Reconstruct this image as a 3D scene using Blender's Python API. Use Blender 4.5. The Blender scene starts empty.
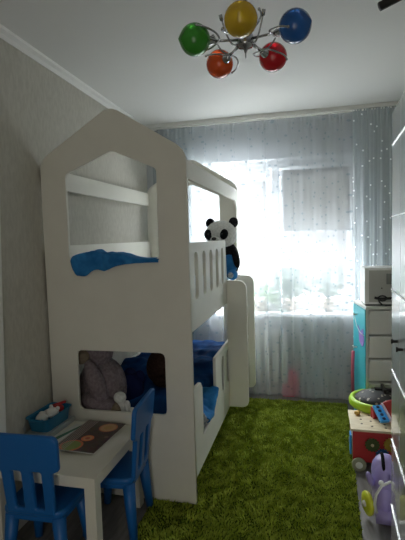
import bpy, bmesh, math, random
from mathutils import Vector, Matrix, noise
random.seed(7)
S = bpy.context.scene
C = S.collection
pi = math.pi

# ------------------------------------------------------------------ camera
F_PX, PITCH, ROLL, YAW, CAM_H = 436.19, .0741, .02902, .24257, 1.5
cam_d = bpy.data.cameras.new('camera')
cam = bpy.data.objects.new('camera', cam_d)
C.objects.link(cam)
cam_d.sensor_fit = 'VERTICAL'
cam_d.sensor_height = 36
cam_d.lens = 36 * F_PX / 540
cam_d.clip_start = .02
c_, s_ = math.cos(YAW), math.sin(YAW)
fwd = Vector((-s_*math.cos(PITCH), c_*math.cos(PITCH), -math.sin(PITCH)))
rgt = Vector((c_, s_, 0))
up = rgt.cross(fwd)
r2 = math.cos(ROLL)*rgt - math.sin(ROLL)*up
u2 = math.cos(ROLL)*up + math.sin(ROLL)*rgt
M = Matrix((r2, u2, -fwd)).transposed().to_4x4()
M.translation = (0, 0, CAM_H)
cam.matrix_world = M
S.camera = cam

# ------------------------------------------------------------------ world, light, exposure
w = bpy.data.worlds.new('sky')
S.world = w
w.use_nodes = True
bg = w.node_tree.nodes['Background']
bg.inputs['Color'].default_value = (.97, .99, 1.0, 1)
bg.inputs['Strength'].default_value = 1.0
# overcast sky; zenith and ground boosted to light the room, visible horizon kept dim
_n = w.node_tree.nodes; _l = w.node_tree.links
_tc = _n.new('ShaderNodeTexCoord'); _sp = _n.new('ShaderNodeSeparateXYZ'); _mr = _n.new('ShaderNodeMapRange'); _rp = _n.new('ShaderNodeValToRGB')
_l.new(_tc.outputs['Generated'], _sp.inputs[0]); _l.new(_sp.outputs['Z'], _mr.inputs['Value'])
_mr.inputs['From Min'].default_value = -1; _mr.inputs['From Max'].default_value = 1
_l.new(_mr.outputs['Result'], _rp.inputs['Fac'])
HORIZON, ZENITH, GROUND = .5, 29.0, 11.0
_e = _rp.color_ramp.elements
for _p, _s in ((0, GROUND), (.38, GROUND*.8), (.44, HORIZON), (.56, HORIZON), (.64, ZENITH*.55), (1, ZENITH)):
    _x = _e.new(_p) if _p not in (0, 1) else _e[0 if _p == 0 else -1]
    _x.color = (_s/40, _s/40, _s/40, 1)
_m = _n.new('ShaderNodeMath'); _m.operation = 'MULTIPLY'; _m.inputs[1].default_value = 40
_l.new(_rp.outputs['Color'], _m.inputs[0]); _l.new(_m.outputs[0], bg.inputs['Strength'])
w.cycles.sampling_method = 'AUTOMATIC'
pl = bpy.data.lights.new('window_daylight', 'AREA')
pl.shape = 'RECTANGLE'
pl.size, pl.size_y = 1.60, 1.46
pl.cycles.is_portal = True
po = bpy.data.objects.new('window_daylight', pl)
po.location = (-.32, 4.42, 1.485)
po.rotation_euler = (-pi/2, 0, 0)
C.objects.link(po)
# fill light added behind the camera, in an opening made for it
fl = bpy.data.lights.new('rear_fill_light', 'AREA')
fl.shape = 'RECTANGLE'; fl.size, fl.size_y = .85, 2.0
fl.energy = 7.0; fl.color = (1.0, .96, .87)
fo = bpy.data.objects.new('rear_fill_light', fl)
fo.location = (-.25, -1.1, 1.02); fo.rotation_euler = (pi/2, 0, 0)
C.objects.link(fo)
S.view_settings.view_transform = 'Standard'
S.view_settings.look = 'None'
S.view_settings.gamma = 1
S.view_settings.exposure = 0.6
S.view_settings.use_curve_mapping = False
S.cycles.max_bounces = 14
S.cycles.diffuse_bounces = 8
S.cycles.transparent_max_bounces = 24
S.cycles.sample_clamp_indirect = 8
S.cycles.use_denoising = True
S.render.film_transparent = False

# ------------------------------------------------------------------ materials
def mat(name, col, rough=.6, metal=0, spec=.5, trans=0, coat=0):
    m = bpy.data.materials.new(name)
    m.use_nodes = True
    b = m.node_tree.nodes['Principled BSDF']
    b.inputs['Base Color'].default_value = (*col, 1)
    b.inputs['Roughness'].default_value = rough
    b.inputs['Metallic'].default_value = metal
    b.inputs['Specular IOR Level'].default_value = spec
    b.inputs['Transmission Weight'].default_value = trans
    b.inputs['Coat Weight'].default_value = coat
    return m
def nd(m, t, **k):
    n = m.node_tree.nodes.new(t)
    for a, v in k.items():
        setattr(n, a, v)
    return n
def lk(m, a, b):
    m.node_tree.links.new(a, b)
def bsdf(m):
    return m.node_tree.nodes['Principled BSDF']
def noisy(m, c1, c2, scale=30, coord='Object', detail=4, bump=0, bdist=.002, stretch=None, lo=.35, hi=.65):
    tc = nd(m, 'ShaderNodeTexCoord')
    n = nd(m, 'ShaderNodeTexNoise')
    n.inputs['Scale'].default_value = scale
    n.inputs['Detail'].default_value = detail
    src = tc.outputs[coord]
    if stretch:
        mp = nd(m, 'ShaderNodeMapping')
        mp.inputs['Scale'].default_value = stretch
        lk(m, src, mp.inputs['Vector'])
        src = mp.outputs['Vector']
    lk(m, src, n.inputs['Vector'])
    r = nd(m, 'ShaderNodeValToRGB')
    r.color_ramp.elements[0].position = lo
    r.color_ramp.elements[1].position = hi
    r.color_ramp.elements[0].color = (*c1, 1)
    r.color_ramp.elements[1].color = (*c2, 1)
    lk(m, n.outputs['Fac'], r.inputs['Fac'])
    lk(m, r.outputs['Color'], bsdf(m).inputs['Base Color'])
    if bump:
        b = nd(m, 'ShaderNodeBump')
        b.inputs['Strength'].default_value = bump
        b.inputs['Distance'].default_value = bdist
        lk(m, n.outputs['Fac'], b.inputs['Height'])
        lk(m, b.outputs['Normal'], bsdf(m).inputs['Normal'])
    return m

M_wall = noisy(mat('wallpaper', (.5, .5, .48), .85, spec=.2), (.50, .48, .42), (.57, .55, .485), 60, bump=.35, bdist=.003, stretch=(1, 1, .35))
M_back = noisy(mat('back_wall_paint', (.5, .5, .5), .85, spec=.2), (.50, .52, .53), (.54, .56, .57), 20)
M_ceil = mat('ceiling_paint', (.73, .73, .71), .7, spec=.25)
M_trim = mat('trim_white', (.82, .82, .79), .5)
M_bed = noisy(mat('bed_white_board', (.75, .75, .70), .5, spec=.35), (.76, .74, .66), (.79, .77, .69), 6)
M_frame = mat('window_plastic', (.88, .89, .90), .3)
M_gloss = mat('gloss_white_front', (.62, .63, .62), .16, spec=.9, coat=.6)
M_steel = mat('chrome', (.42, .42, .43), .16, metal=1)
M_alu = mat('bright_metal_strip', (.95, .95, .95), .3, metal=.6)
M_black = mat('black_plastic', (.012, .012, .013), .4)
M_white = mat('white_plastic', (.88, .88, .86), .35)
M_ivory = mat('pale_plastic', (.80, .81, .78), .4)
M_teal = mat('teal_plastic', (.05, .52, .62), .4)
M_tealdk = mat('dark_teal_plastic', (.01, .16, .20), .4)
M_pink = mat('pink_plastic', (.75, .12, .2), .45)
M_purp = mat('lilac_plastic', (.40, .33, .68), .35)
M_violet = mat('violet_sticker', (.35, .2, .6), .5)
M_yel = mat('yellow_plastic', (.72, .75, .05), .35)
M_lime = mat('lime_plastic', (.42, .68, .03), .35)
M_red = mat('red_paint', (.50, .03, .035), .4)
M_wood = noisy(mat('pale_wood', (.7, .6, .4), .5), (.66, .54, .34), (.76, .65, .45), 8, stretch=(1, 8, 8))
M_woodknob = mat('amber_wood', (.62, .38, .08), .45)
M_hole = mat('dark_hole', (.05, .03, .02), .8)
M_blue = mat('royal_blue_plastic', (.007, .13, .42), .38)
M_skyblue = mat('sky_blue_plastic', (.05, .38, .88), .35)
M_crate = mat('teal_blue_plastic', (.015, .19, .36), .4)
M_table = mat('table_white_laminate', (.80, .78, .68), .35)
M_paper = mat('paper', (.72, .73, .70), .6)
M_papergrey = mat('grey_paper', (.42, .46, .45), .6)
M_greenp = mat('green_print', (.05, .18, .12), .5)
M_blanket = noisy(mat('blue_blanket', (.01, .07, .3), .9, spec=.15), (.006, .035, .13), (.010, .075, .24), 9, detail=6, bump=.3, bdist=.004)
M_sheet = noisy(mat('blue_cloth', (.03, .16, .42), .85, spec=.15), (.02, .15, .40), (.04, .24, .55), 14, bump=.2, bdist=.003)
M_navy = mat('navy_cloth', (.008, .014, .07), .9, spec=.15)
M_matt = mat('mattress_fabric', (.62, .64, .66), .9, spec=.1)
def plush(name, c1, c2, sc=60):
    return noisy(mat(name, c1, .95, spec=.08), c1, c2, sc, bump=.8, bdist=.006, detail=6)
M_mauve = plush('mauve_plush', (.19, .15, .165), (.28, .23, .25))
M_tan = plush('tan_plush', (.23, .18, .13), (.31, .25, .18))
M_brown = plush('dark_brown_plush', (.022, .012, .010), (.04, .022, .017))
M_pwhite = plush('white_plush', (.64, .64, .62), (.80, .80, .78))
M_pblack = plush('black_plush', (.008, .008, .01), (.02, .02, .024))
M_pgrey = plush('grey_plush', (.26, .29, .32), (.38, .41, .44))
M_leafA = mat('fern_leaf', (.07, .19, .03), .5)
M_leafB = mat('dark_leaf', (.03, .10, .035), .45)
M_pot = mat('pot_clay', (.45, .38, .30), .7)
M_soil = mat('soil', (.03, .02, .015), .95)
M_floor = noisy(mat('grey_laminate', (.2, .19, .18), .45), (.17, .16, .155), (.24, .23, .22), 5, stretch=(9, 1, 1))

def glassy(name, tint, op, rough=.05):
    m = bpy.data.materials.new(name)
    m.use_nodes = True
    nt = m.node_tree
    nt.nodes.remove(bsdf(m))
    out = [n for n in nt.nodes if n.type == 'OUTPUT_MATERIAL'][0]
    t = nd(m, 'ShaderNodeBsdfTransparent'); t.inputs['Color'].default_value = (*tint, 1)
    g = nd(m, 'ShaderNodeBsdfGlossy'); g.inputs['Roughness'].default_value = rough
    x = nd(m, 'ShaderNodeMixShader'); x.inputs['Fac'].default_value = op
    lk(m, t.outputs[0], x.inputs[1]); lk(m, g.outputs[0], x.inputs[2]); lk(m, x.outputs[0], out.inputs['Surface'])
    return m
M_pane = glassy('window_glass', (.97, .98, .98), .06)

def fabric(name, col, opacity, dotcol=None, dotscale=11, dotr=.17, dotop=.6, trl=.4):
    """thin cloth: part open weave, part diffuse, part translucent, with printed dots"""
    m = bpy.data.materials.new(name)
    m.use_nodes = True
    nt = m.node_tree
    nt.nodes.remove(bsdf(m))
    out = [n for n in nt.nodes if n.type == 'OUTPUT_MATERIAL'][0]
    tp = nd(m, 'ShaderNodeBsdfTransparent')
    df = nd(m, 'ShaderNodeBsdfDiffuse'); tr = nd(m, 'ShaderNodeBsdfTranslucent')
    mx = nd(m, 'ShaderNodeMixShader'); mx.inputs['Fac'].default_value = trl
    lk(m, df.outputs[0], mx.inputs[1]); lk(m, tr.outputs[0], mx.inputs[2])
    fin = nd(m, 'ShaderNodeMixShader')
    lk(m, tp.outputs[0], fin.inputs[1]); lk(m, mx.outputs[0], fin.inputs[2])
    # the weave looks denser where it is seen edge-on (pleats)
    lw = nd(m, 'ShaderNodeLayerWeight'); lw.inputs['Blend'].default_value = .35
    a = nd(m, 'ShaderNodeMath', operation='MULTIPLY_ADD')
    lk(m, lw.outputs['Facing'], a.inputs[0]); a.inputs[1].default_value = .28; a.inputs[2].default_value = opacity
    fac = a.outputs[0]
    if dotcol:
        uv = nd(m, 'ShaderNodeTexCoord')
        v = nd(m, 'ShaderNodeTexVoronoi', voronoi_dimensions='2D'); v.inputs['Scale'].default_value = dotscale
        lk(m, uv.outputs['UV'], v.inputs['Vector'])
        lt = nd(m, 'ShaderNodeMath', operation='LESS_THAN'); lt.inputs[1].default_value = dotr
        lk(m, v.outputs['Distance'], lt.inputs[0])
        ad = nd(m, 'ShaderNodeMath', operation='MULTIPLY_ADD', use_clamp=True)
        lk(m, lt.outputs[0], ad.inputs[0]); ad.inputs[1].default_value = dotop; lk(m, fac, ad.inputs[2])
        fac = ad.outputs[0]
        cm = nd(m, 'ShaderNodeMix', data_type='RGBA')
        lk(m, lt.outputs[0], cm.inputs['Factor'])
        cm.inputs['A'].default_value = (*col, 1); cm.inputs['B'].default_value = (*dotcol, 1)
        lk(m, cm.outputs['Result'], df.inputs['Color']); lk(m, cm.outputs['Result'], tr.inputs['Color'])
    else:
        df.inputs['Color'].default_value = (*col, 1); tr.inputs['Color'].default_value = (*col, 1)
    lk(m, fac, fin.inputs['Fac'])
    lk(m, fin.outputs[0], out.inputs['Surface'])
    return m
M_sheer = fabric('white_sheer', (.80, .85, .91), .35, (.22, .26, .30), 12, .11, .6)
M_drape = fabric('blue_grey_drape', (.60, .67, .70), .5, (.85, .9, .92), 9, .07, .4)
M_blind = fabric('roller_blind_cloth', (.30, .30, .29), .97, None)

def bulb_glass(name, col):
    m = mat(name, col, .22, spec=.6)
    b = bsdf(m)
    b.inputs['Transmission Weight'].default_value = .45
    b.inputs['Subsurface Weight'].default_value = 0
    return m
M_globe = {k: bulb_glass(k + '_glass', c) for k, c in dict(green=(.05, .34, .03), yellow=(.78, .52, .02), orange=(.75, .10, .015), red=(.60, .006, .015), blue=(.02, .13, .42)).items()}

# ------------------------------------------------------------------ helpers
def obj(name, bm, m, parent=None, smooth=False, label=None, bevel=0):
    me = bpy.data.meshes.new(name)
    if bevel:
        es = [e for e in bm.edges if len(e.link_faces) == 2 and e.calc_face_angle(0) > .6]
        bmesh.ops.bevel(bm, geom=es, offset=bevel, segments=2, affect='EDGES', clamp_overlap=True)
    bmesh.ops.recalc_face_normals(bm, faces=bm.faces)
    bm.to_mesh(me); bm.free()
    for mm in (m if isinstance(m, (list, tuple)) else [m]):
        me.materials.append(mm)
    if smooth:
        for p in me.polygons: p.use_smooth = True
    o = bpy.data.objects.new(name, me)
    C.objects.link(o)
    if parent: o.parent = parent
    if label: o['label'] = label
    return o
def B(): return bmesh.new()
def box(bm, x0, x1, y0, y1, z0, z1, mtx=None, mi=0):
    vs = [bm.verts.new((x, y, z)) for x in (x0, x1) for y in (y0, y1) for z in (z0, z1)]
    if mtx: 
        for v in vs: v.co = mtx @ v.co
    for f in ((0, 1, 3, 2), (4, 6, 7, 5), (0, 4, 5, 1), (2, 3, 7, 6), (0, 2, 6, 4), (1, 5, 7, 3)):
        bm.faces.new([vs[i] for i in f]).material_index = mi
    return bm
def ell(bm, c, r, rot=None, u=20, v=14):
    m = Matrix.Translation(c)
    if rot: m = m @ rot
    m = m @ Matrix.Diagonal((r[0], r[1], r[2], 1))
    bmesh.ops.create_uvsphere(bm, u_segments=u, v_segments=v, radius=1, matrix=m)
    return bm
def frames(pts):
    out = []
    n = len(pts)
    prev = None
    for i in range(n):
        t = (pts[min(i+1, n-1)] - pts[max(i-1, 0)]).normalized()
        if prev is None:
            a = Vector((0, 0, 1)) if abs(t.z) < .9 else Vector((1, 0, 0))
            nn = t.cross(a).normalized()
        else:
            nn = (prev - t * prev.dot(t)).normalized()
        prev = nn
        out.append((nn, t.cross(nn)))
    return out
def tube(bm, pts, r, seg=8, cap=True):
    pts = [Vector(p) for p in pts]
    rs = r if isinstance(r, (list, tuple)) else [r]*len(pts)
    rings = []
    for p, (a, b), rr in zip(pts, frames(pts), rs):
        rings.append([bm.verts.new(p + rr*(math.cos(2*pi*k/seg)*a + math.sin(2*pi*k/seg)*b)) for k in range(seg)])
    for A, Bb in zip(rings, rings[1:]):
        for k in range(seg):
            bm.faces.new((A[k], A[(k+1) % seg], Bb[(k+1) % seg], Bb[k]))
    if cap:
        bm.faces.new(rings[0][::-1]); bm.faces.new(rings[-1])
    return bm
def arc(c, r, a0, a1, u, v, n=12):
    c, u, v = Vector(c), Vector(u), Vector(v)
    return [c + r*(math.cos(a0+(a1-a0)*i/n)*u + math.sin(a0+(a1-a0)*i/n)*v) for i in range(n+1)]
def lathe(bm, prof, c=(0, 0, 0), seg=32, mtx=None):
    m = Matrix.Translation(c) @ (mtx or Matrix())
    rings = []
    for r, z in prof:
        if r < 1e-5: rings.append([bm.verts.new(m @ Vector((0, 0, z)))])
        else: rings.append([bm.verts.new(m @ Vector((r*math.cos(2*pi*k/seg), r*math.sin(2*pi*k/seg), z))) for k in range(seg)])
    for A, Bb in zip(rings, rings[1:]):
        for k in range(seg):
            j = (k+1) % seg
            if len(A) == 1 and len(Bb) > 1: bm.faces.new((A[0], Bb[j], Bb[k]))
            elif len(Bb) == 1 and len(A) > 1: bm.faces.new((A[k], A[j], Bb[0]))
            elif len(A) > 1: bm.faces.new((A[k], A[j], Bb[j], Bb[k]))
    return bm
def rpoly(pts, rad, n=6):
    """polygon with rounded corners; rad a number or one per corner"""
    out = []
    N = len(pts)
    for i in range(N):
        p = Vector(pts[i]); a = Vector(pts[i-1]); b = Vector(pts[(i+1) % N])
        r = rad[i] if isinstance(rad, (list, tuple)) else rad
        if r <= 0: out.append(p); continue
        da, db = (a-p), (b-p)
        ang = da.angle(db)
        d = min(r/math.tan(ang/2), da.length*.49, db.length*.49)
        p0, p1 = p + da.normalized()*d, p + db.normalized()*d
        for k in range(n+1):
            t = k/n
            out.append(p0*(1-t)**2 + p*2*t*(1-t) + p1*t*t)
    return out
def plate(name, outer, holes, thick, mtx, m, parent=None, bevel=.0, label=None):
    """flat board cut to an outline with holes: outline in (u, v), thickness along w, mapped by mtx"""
    cu = bpy.data.curves.new('tmp', 'CURVE')
    cu.dimensions = '2D'; cu.fill_mode = 'BOTH'
    cu.extrude = thick/2 - bevel; cu.bevel_depth = bevel; cu.bevel_resolution = 1; cu.offset = -bevel
    for loop in [outer] + list(holes):
        s = cu.splines.new('POLY'); s.points.add(len(loop)-1); s.use_cyclic_u = True
        for i, p in enumerate(loop): s.points[i].co = (p[0], p[1], 0, 1)
    t = bpy.data.objects.new('tmp', cu)
    C.objects.link(t)
    bpy.context.view_layer.update()
    me = bpy.data.meshes.new_from_object(t.evaluated_get(bpy.context.evaluated_depsgraph_get()))
    C.objects.unlink(t); bpy.data.objects.remove(t); bpy.data.curves.remove(cu)
    me.name = name
    me.transform(mtx)
    me.materials.clear(); me.materials.append(m)
    o = bpy.data.objects.new(name, me)
    C.objects.link(o)
    if parent: o.parent = parent
    if label: o['label'] = label
    return o
def plane_xz(y):   # u->x, v->z, w->-y
    return Matrix(((1, 0, 0, 0), (0, 0, -1, y), (0, 1, 0, 0), (0, 0, 0, 1)))
def plane_yz(x):   # u->y, v->z, w->x
    return Matrix(((0, 0, 1, x), (1, 0, 0, 0), (0, 1, 0, 0), (0, 0, 0, 1)))
def rect(x0, x1, z0, z1): return [(x0, z0), (x1, z0), (x1, z1), (x0, z1)]
def slot(cx, w, z0, z1): return rpoly(rect(cx-w/2, cx+w/2, z0, z1), w/2-.001, 5)
def tag(o, label, cat, group=None, kind=None):
    o['label'] = label; o['category'] = cat
    if group: o['group'] = group
    if kind: o['kind'] = kind
    return o
def thing(name, loc, label, cat, rz=0, group=None):
    o = bpy.data.objects.new(name, None)
    o.empty_display_size = .05
    C.objects.link(o)
    o.location = loc; o.rotation_euler = (0, 0, rz)
    return tag(o, label, cat, group)
def copy_tree(o, parent=None):
    c = o.copy(); C.objects.link(c)
    if parent: c.parent = parent
    for ch in list(o.children): copy_tree(ch, c)
    return c
def struct(o, label=None):
    o['kind'] = 'structure'
    if label: o['label'] = label
    return o
def sheet(name, fn, nu, nv, m, thick=0, parent=None, uvfn=None, smooth=True):
    """grid surface fn(s, t) with s, t in 0..1; optional thickness"""
    bm = B()
    uvl = bm.loops.layers.uv.new('UVMap')
    g = [[bm.verts.new(fn(i/nu, j/nv)) for j in range(nv+1)] for i in range(nu+1)]
    for i in range(nu):
        for j in range(nv):
            f = bm.faces.new((g[i][j], g[i+1][j], g[i+1][j+1], g[i][j+1]))
            f.smooth = smooth
            if uvfn:
                for l, (a, b) in zip(f.loops, ((i, j), (i+1, j), (i+1, j+1), (i, j+1))):
                    l[uvl].uv = uvfn(a/nu, b/nv)
    me = bpy.data.meshes.new(name)
    bm.to_mesh(me); bm.free()
    me.materials.append(m)
    o = bpy.data.objects.new(name, me)
    C.objects.link(o)
    if parent: o.parent = parent
    if thick:
        md = o.modifiers.new('thickness', 'SOLIDIFY'); md.thickness = thick; md.offset = -1
    return o
def nz(x, y=0, z=0): return noise.noise(Vector((x, y, z)))
def RX(a): return Matrix.Rotation(a, 4, 'X')
def RY(a): return Matrix.Rotation(a, 4, 'Y')
def RZ(a): return Matrix.Rotation(a, 4, 'Z')

# ------------------------------------------------------------------ the room
CEIL, BY, RXW, FY = 2.57, 4.10, 1.0, -1.0
def lx(y): return -1.513 - .02*(y-2.25)       # inner face of the left wall
struct(obj('floor', box(B(), -2, 1.3, -1.3, 4.5, -.1, 0), M_floor), 'dark grey laminate floor')
struct(obj('ceiling', box(B(), -2, 1.3, -1.3, 4.5, CEIL, CEIL+.1), M_ceil), 'plain white ceiling')
bm = B()
vs = [bm.verts.new(p) for z in (0, CEIL) for p in ((lx(FY), FY, z), (lx(BY), BY, z), (lx(BY)-.2, BY, z), (lx(FY)-.2, FY, z))]
for f in ((0, 1, 2, 3), (7, 6, 5, 4), (0, 4, 5, 1), (1, 5, 6, 2), (2, 6, 7, 3), (3, 7, 4, 0)): bm.faces.new([vs[i] for i in f])
struct(obj('wall_left', bm, M_wall), 'grey textured wallpaper on the left wall')
struct(obj('wall_right', box(B(), RXW, RXW+.2, FY, BY, 0, CEIL), M_wall))
bm = B(); box(bm, -1.8, -.68, FY-.2, FY, 0, CEIL); box(bm, .18, RXW+.2, FY-.2, FY, 0, CEIL); box(bm, -.68, .18, FY-.2, FY, 2.03, CEIL)  # front wall; the door opening is added for the fill light
struct(obj('wall_front', bm, M_wall), 'wall behind the camera with an opening added for the fill light')
bm = B()  # unseen enclosure added to stop sky light leaking through the opening
box(bm, -1.2, -1.1, -2.4, FY-.2, 0, 2.3); box(bm, .6, .7, -2.4, FY-.2, 0, 2.3); box(bm, -1.2, .7, -2.5, -2.4, 0, 2.3); box(bm, -1.2, .7, -2.5, FY-.2, 2.3, 2.4); box(bm, -1.2, .7, -2.5, -1.3, -.1, 0)
struct(obj('wall_light_block', bm, M_wall), 'added unseen enclosure behind the opening, blocking outside light')
WX0, WX1, WZ0, WZ1 = -1.10, .46, .78, 2.20
bm = B()
box(bm, -1.8, WX0, BY, BY+.3, 0, CEIL); box(bm, WX1, RXW+.2, BY, BY+.3, 0, CEIL)
box(bm, WX0, WX1, BY, BY+.3, 0, WZ0-.03); box(bm, WX0, WX1, BY, BY+.3, WZ1, CEIL)
struct(obj('wall_back', bm, M_back), 'pale window wall behind the curtains')
# cornices
bm = B()
prof = [(0, 0), (0, -.035), (.012, -.04), (.022, -.02), (.045, -.012), (.05, 0)]
def cornice(bm, p0, p1, inward):
    rings = [[bm.verts.new(Vector(p) + Vector(inward)*a + Vector((0, 0, b))) for a, b in prof] for p in (p0, p1)]
    n = len(prof)
    for k in range(n): bm.faces.new((rings[0][k], rings[0][(k+1) % n], rings[1][(k+1) % n], rings[1][k]))
    bm.faces.new(rings[0]); bm.faces.new(rings[1][::-1])
cornice(bm, (lx(FY), FY, CEIL), (lx(BY), BY, CEIL), (1, .02, 0))
struct(obj('trim_1', bm, M_trim), 'white cornice along the left wall')
bm = B(); cornice(bm, (-1.55, BY, CEIL), (RXW, BY, CEIL), (0, -1, 0))
struct(obj('trim_2', bm, M_trim), 'white cornice above the curtains')
bm = B(); box(bm, lx(1.8)+.002, lx(1.8)+.016, 1.70, 1.79, 0, 1.90)
for v in bm.verts: v.co.y += (.10 if v.co.z > 1 else 0)
struct(obj('trim_3', bm, M_trim, bevel=.004), 'pale casing at the edge of the left wall')
struct(obj('baseboard_back', box(B(), -1.54, RXW, BY-.016, BY, 0, .07), M_trim, bevel=.004))
struct(obj('baseboard_left', box(B(), -1.508, -1.494, 1.85, 2.24, 0, .06), M_trim, bevel=.004))
# window
win = bpy.data.objects.new('window_1', None); C.objects.link(win); win.location = (-.32, BY, WZ0)
struct(win, 'white two-sash window behind the sheer curtain')
def wpart(name, bm, m, bevel=.003):
    for v in bm.verts: v.co -= Vector((-.32, BY, WZ0))
    return obj(name, bm, m, win, bevel=bevel)
bm = B()
fy0, fy1 = BY+.17, BY+.24
box(bm, WX0, WX0+.06, fy0, fy1, WZ0, WZ1); box(bm, WX1-.06, WX1, fy0, fy1, WZ0, WZ1)
box(bm, WX0+.06, WX1-.06, fy0, fy1, WZ0, WZ0+.06); box(bm, WX0+.06, WX1-.06, fy0, fy1, WZ1-.06, WZ1)
box(bm, -.35, -.27, fy0, fy1, WZ0+.06, WZ1-.06)
wpart('window_frame', bm, M_frame)
for x0, x1 in ((WX0+.065, -.355), (-.265, WX1-.065)):
    bm = B(); y0, y1 = fy0-.02, fy0+.03
    box(bm, x0, x0+.05, y0, y1, WZ0+.065, WZ1-.065); box(bm, x1-.05, x1, y0, y1, WZ0+.065, WZ1-.065)
    box(bm, x0+.05, x1-.05, y0, y1, WZ0+.065, WZ0+.115); box(bm, x0+.05, x1-.05, y0, y1, WZ1-.115, WZ1-.065)
    wpart('window_sash', bm, M_frame)
    bm = B(); box(bm, x0+.05, x1-.05, fy0+.01, fy0+.015, WZ0+.115, WZ1-.115)
    wpart('window_pane', bm, M_pane, 0)
bm = B(); box(bm, -.375, -.36, fy0-.05, fy0-.02, 1.40, 1.53)
wpart('window_handle', bm, M_frame)
bm = B(); box(bm, WX0-.04, WX1+.04, BY-.055, BY+.17, WZ0-.03, WZ0)
wpart('window_sill', bm, M_frame, .006)
# roller blinds
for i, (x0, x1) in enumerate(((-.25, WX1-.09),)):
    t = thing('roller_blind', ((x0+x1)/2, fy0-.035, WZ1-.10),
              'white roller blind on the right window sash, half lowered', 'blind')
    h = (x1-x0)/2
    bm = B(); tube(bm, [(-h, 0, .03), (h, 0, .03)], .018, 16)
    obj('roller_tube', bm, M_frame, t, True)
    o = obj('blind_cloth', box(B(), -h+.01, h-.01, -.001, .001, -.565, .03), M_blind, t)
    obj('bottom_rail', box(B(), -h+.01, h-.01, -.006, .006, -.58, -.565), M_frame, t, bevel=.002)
# radiator below the sill
t = thing('radiator', (-.55, BY-.042, .12), 'white ribbed radiator under the window sill, behind the sheer curtain', 'radiator')
for k in range(9):
    bm = B(); box(bm, -.36+k*.08, -.30+k*.08, -.025, .025, 0, .50)
    obj('radiator_section', bm, M_frame, t, bevel=.012)
bm = B(); tube(bm, [(-.38, 0, .04), (.42, 0, .04)], .012); tube(bm, [(-.38, 0, .46), (.42, 0, .46)], .012)
tube(bm, [(.41, 0, .46), (.46, 0, .46), (.47, .0, .44), (.47, 0, -.12)], .011)
tube(bm, [(.41, 0, .04), (.44, 0, .04), (.445, .0, .02), (.445, 0, -.12)], .011)
obj('pipe', bm, M_frame, t, True)

# ------------------------------------------------------------------ curtain rail and curtains
CY = 4.0
t = thing('curtain_rail', (-.3, CY, CEIL-.03), 'white double curtain rail fixed under the ceiling', 'curtain rail')
obj('track', box(B(), -1.22, RXW+.28, -.05, .05, 0, .028), M_trim, t, bevel=.003)
bm = B(); tube(bm, [(-1.22, -.035, -.012), (RXW+.28, -.035, -.012)], .008)
obj('front_rod', bm, M_trim, t, True)
def curtain(name, x0, x1, y, pleats, amp, m, label, z1=CEIL-.035, z0=.012, seed=0, fold=1.0, flare=0, bundles=None):
    W = x1-x0
    def fn(s, tt):
        z = z0 + (z1-z0)*tt
        x = x0 + W*s
        ph = s*pleats*2*pi
        d = 1-tt
        loose = .35 + .65*min(1, d*1.6)
        q = math.sin(ph + 1.5*nz(s*7+seed, d*.9)) * .6 + math.sin(ph*2.3+seed) * .2 + 1.5*nz(s*pleats*.7+seed, d*1.3, 3)
        yy = y + amp*loose*q
        xx = x + .012*nz(s*12+seed, d*2, 9)*fold + flare*(s-.5)*d
        if bundles:
            for bx_, bw_ in bundles: xx += .036*math.sin(ph)*math.exp(-((x-bx_)/bw_)**2)
        if tt < .04: yy -= (.04-tt)*.9*(.5+nz(s*9, seed))
        zz = z + (1-min(1, tt*12))*.02*(.5+nz(s*6+seed, 5))
        if tt > .97: yy = y + (yy-y)*.6 + .004*math.sin(s*pleats*6*pi)
        return (xx, yy, zz)
    nu = int(pleats*22)
    return sheet(name, fn, nu, 40, m, uvfn=lambda a, b: (a*W*1.25, b*(z1-z0)))
o = curtain('sheer_curtain', -1.40, .47, CY, 14, .014, M_sheer, '', seed=1, bundles=((-.27, .09), (-.58, .07), (-.95, .10), (.36, .08)))
tag(o, 'long white sheer curtain with small grey stars hanging across the whole window', 'curtain')
o = curtain('side_curtain', .36, .80, CY-.045, 6, .022, M_drape, '', seed=5)
tag(o, 'blue-grey side curtain with pale stars hanging at the right end, by the wardrobe', 'curtain')
o = curtain('side_curtain', -1.47, -1.03, CY+.05, 6, .010, M_drape, '', seed=9)
tag(o, 'blue-grey side curtain with pale stars hanging at the left end, behind the bunk bed', 'curtain')

# ------------------------------------------------------------------ bunk bed
BX0, BX1, BY0, BY1 = -1.50, -.628, 2.248, 3.955
T = .02
bed = thing('bunk_bed', ((BX0+BX1)/2, BY0, 0), 'white house-shaped two-storey childrens bunk bed with slotted guards against the left wall', 'bunk bed')
bo = Vector(bed.location)
def bplate(name, outer, holes, thick, mtx, label=None, bevel=.003):
    return plate(name, outer, holes, thick, Matrix.Translation(-bo) @ mtx, M_bed, bed, bevel, label)
def house(y, name):
    outer = rpoly([(BX0, .013), (BX1, .013), (BX1, 1.965), (-1.055, 2.232), (BX0, 1.965)], [0, 0, .13, .10, .11])
    w1 = rpoly([(-1.342, 1.385), (-.798, 1.385), (-.798, 1.878), (-1.055, 1.992), (-1.342, 1.878)], [.045, .045, .035, .05, .035])
    w2 = rpoly(rect(-1.325, -.785, .513, .868), .035)
    return bplate(name, outer, [w1, w2], T, plane_xz(y))
house(BY0+T/2, 'end_panel')
house(BY1-T/2, 'end_panel')
SX = BX1-T/2
ys, ye = BY0+T, BY1-T
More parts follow.
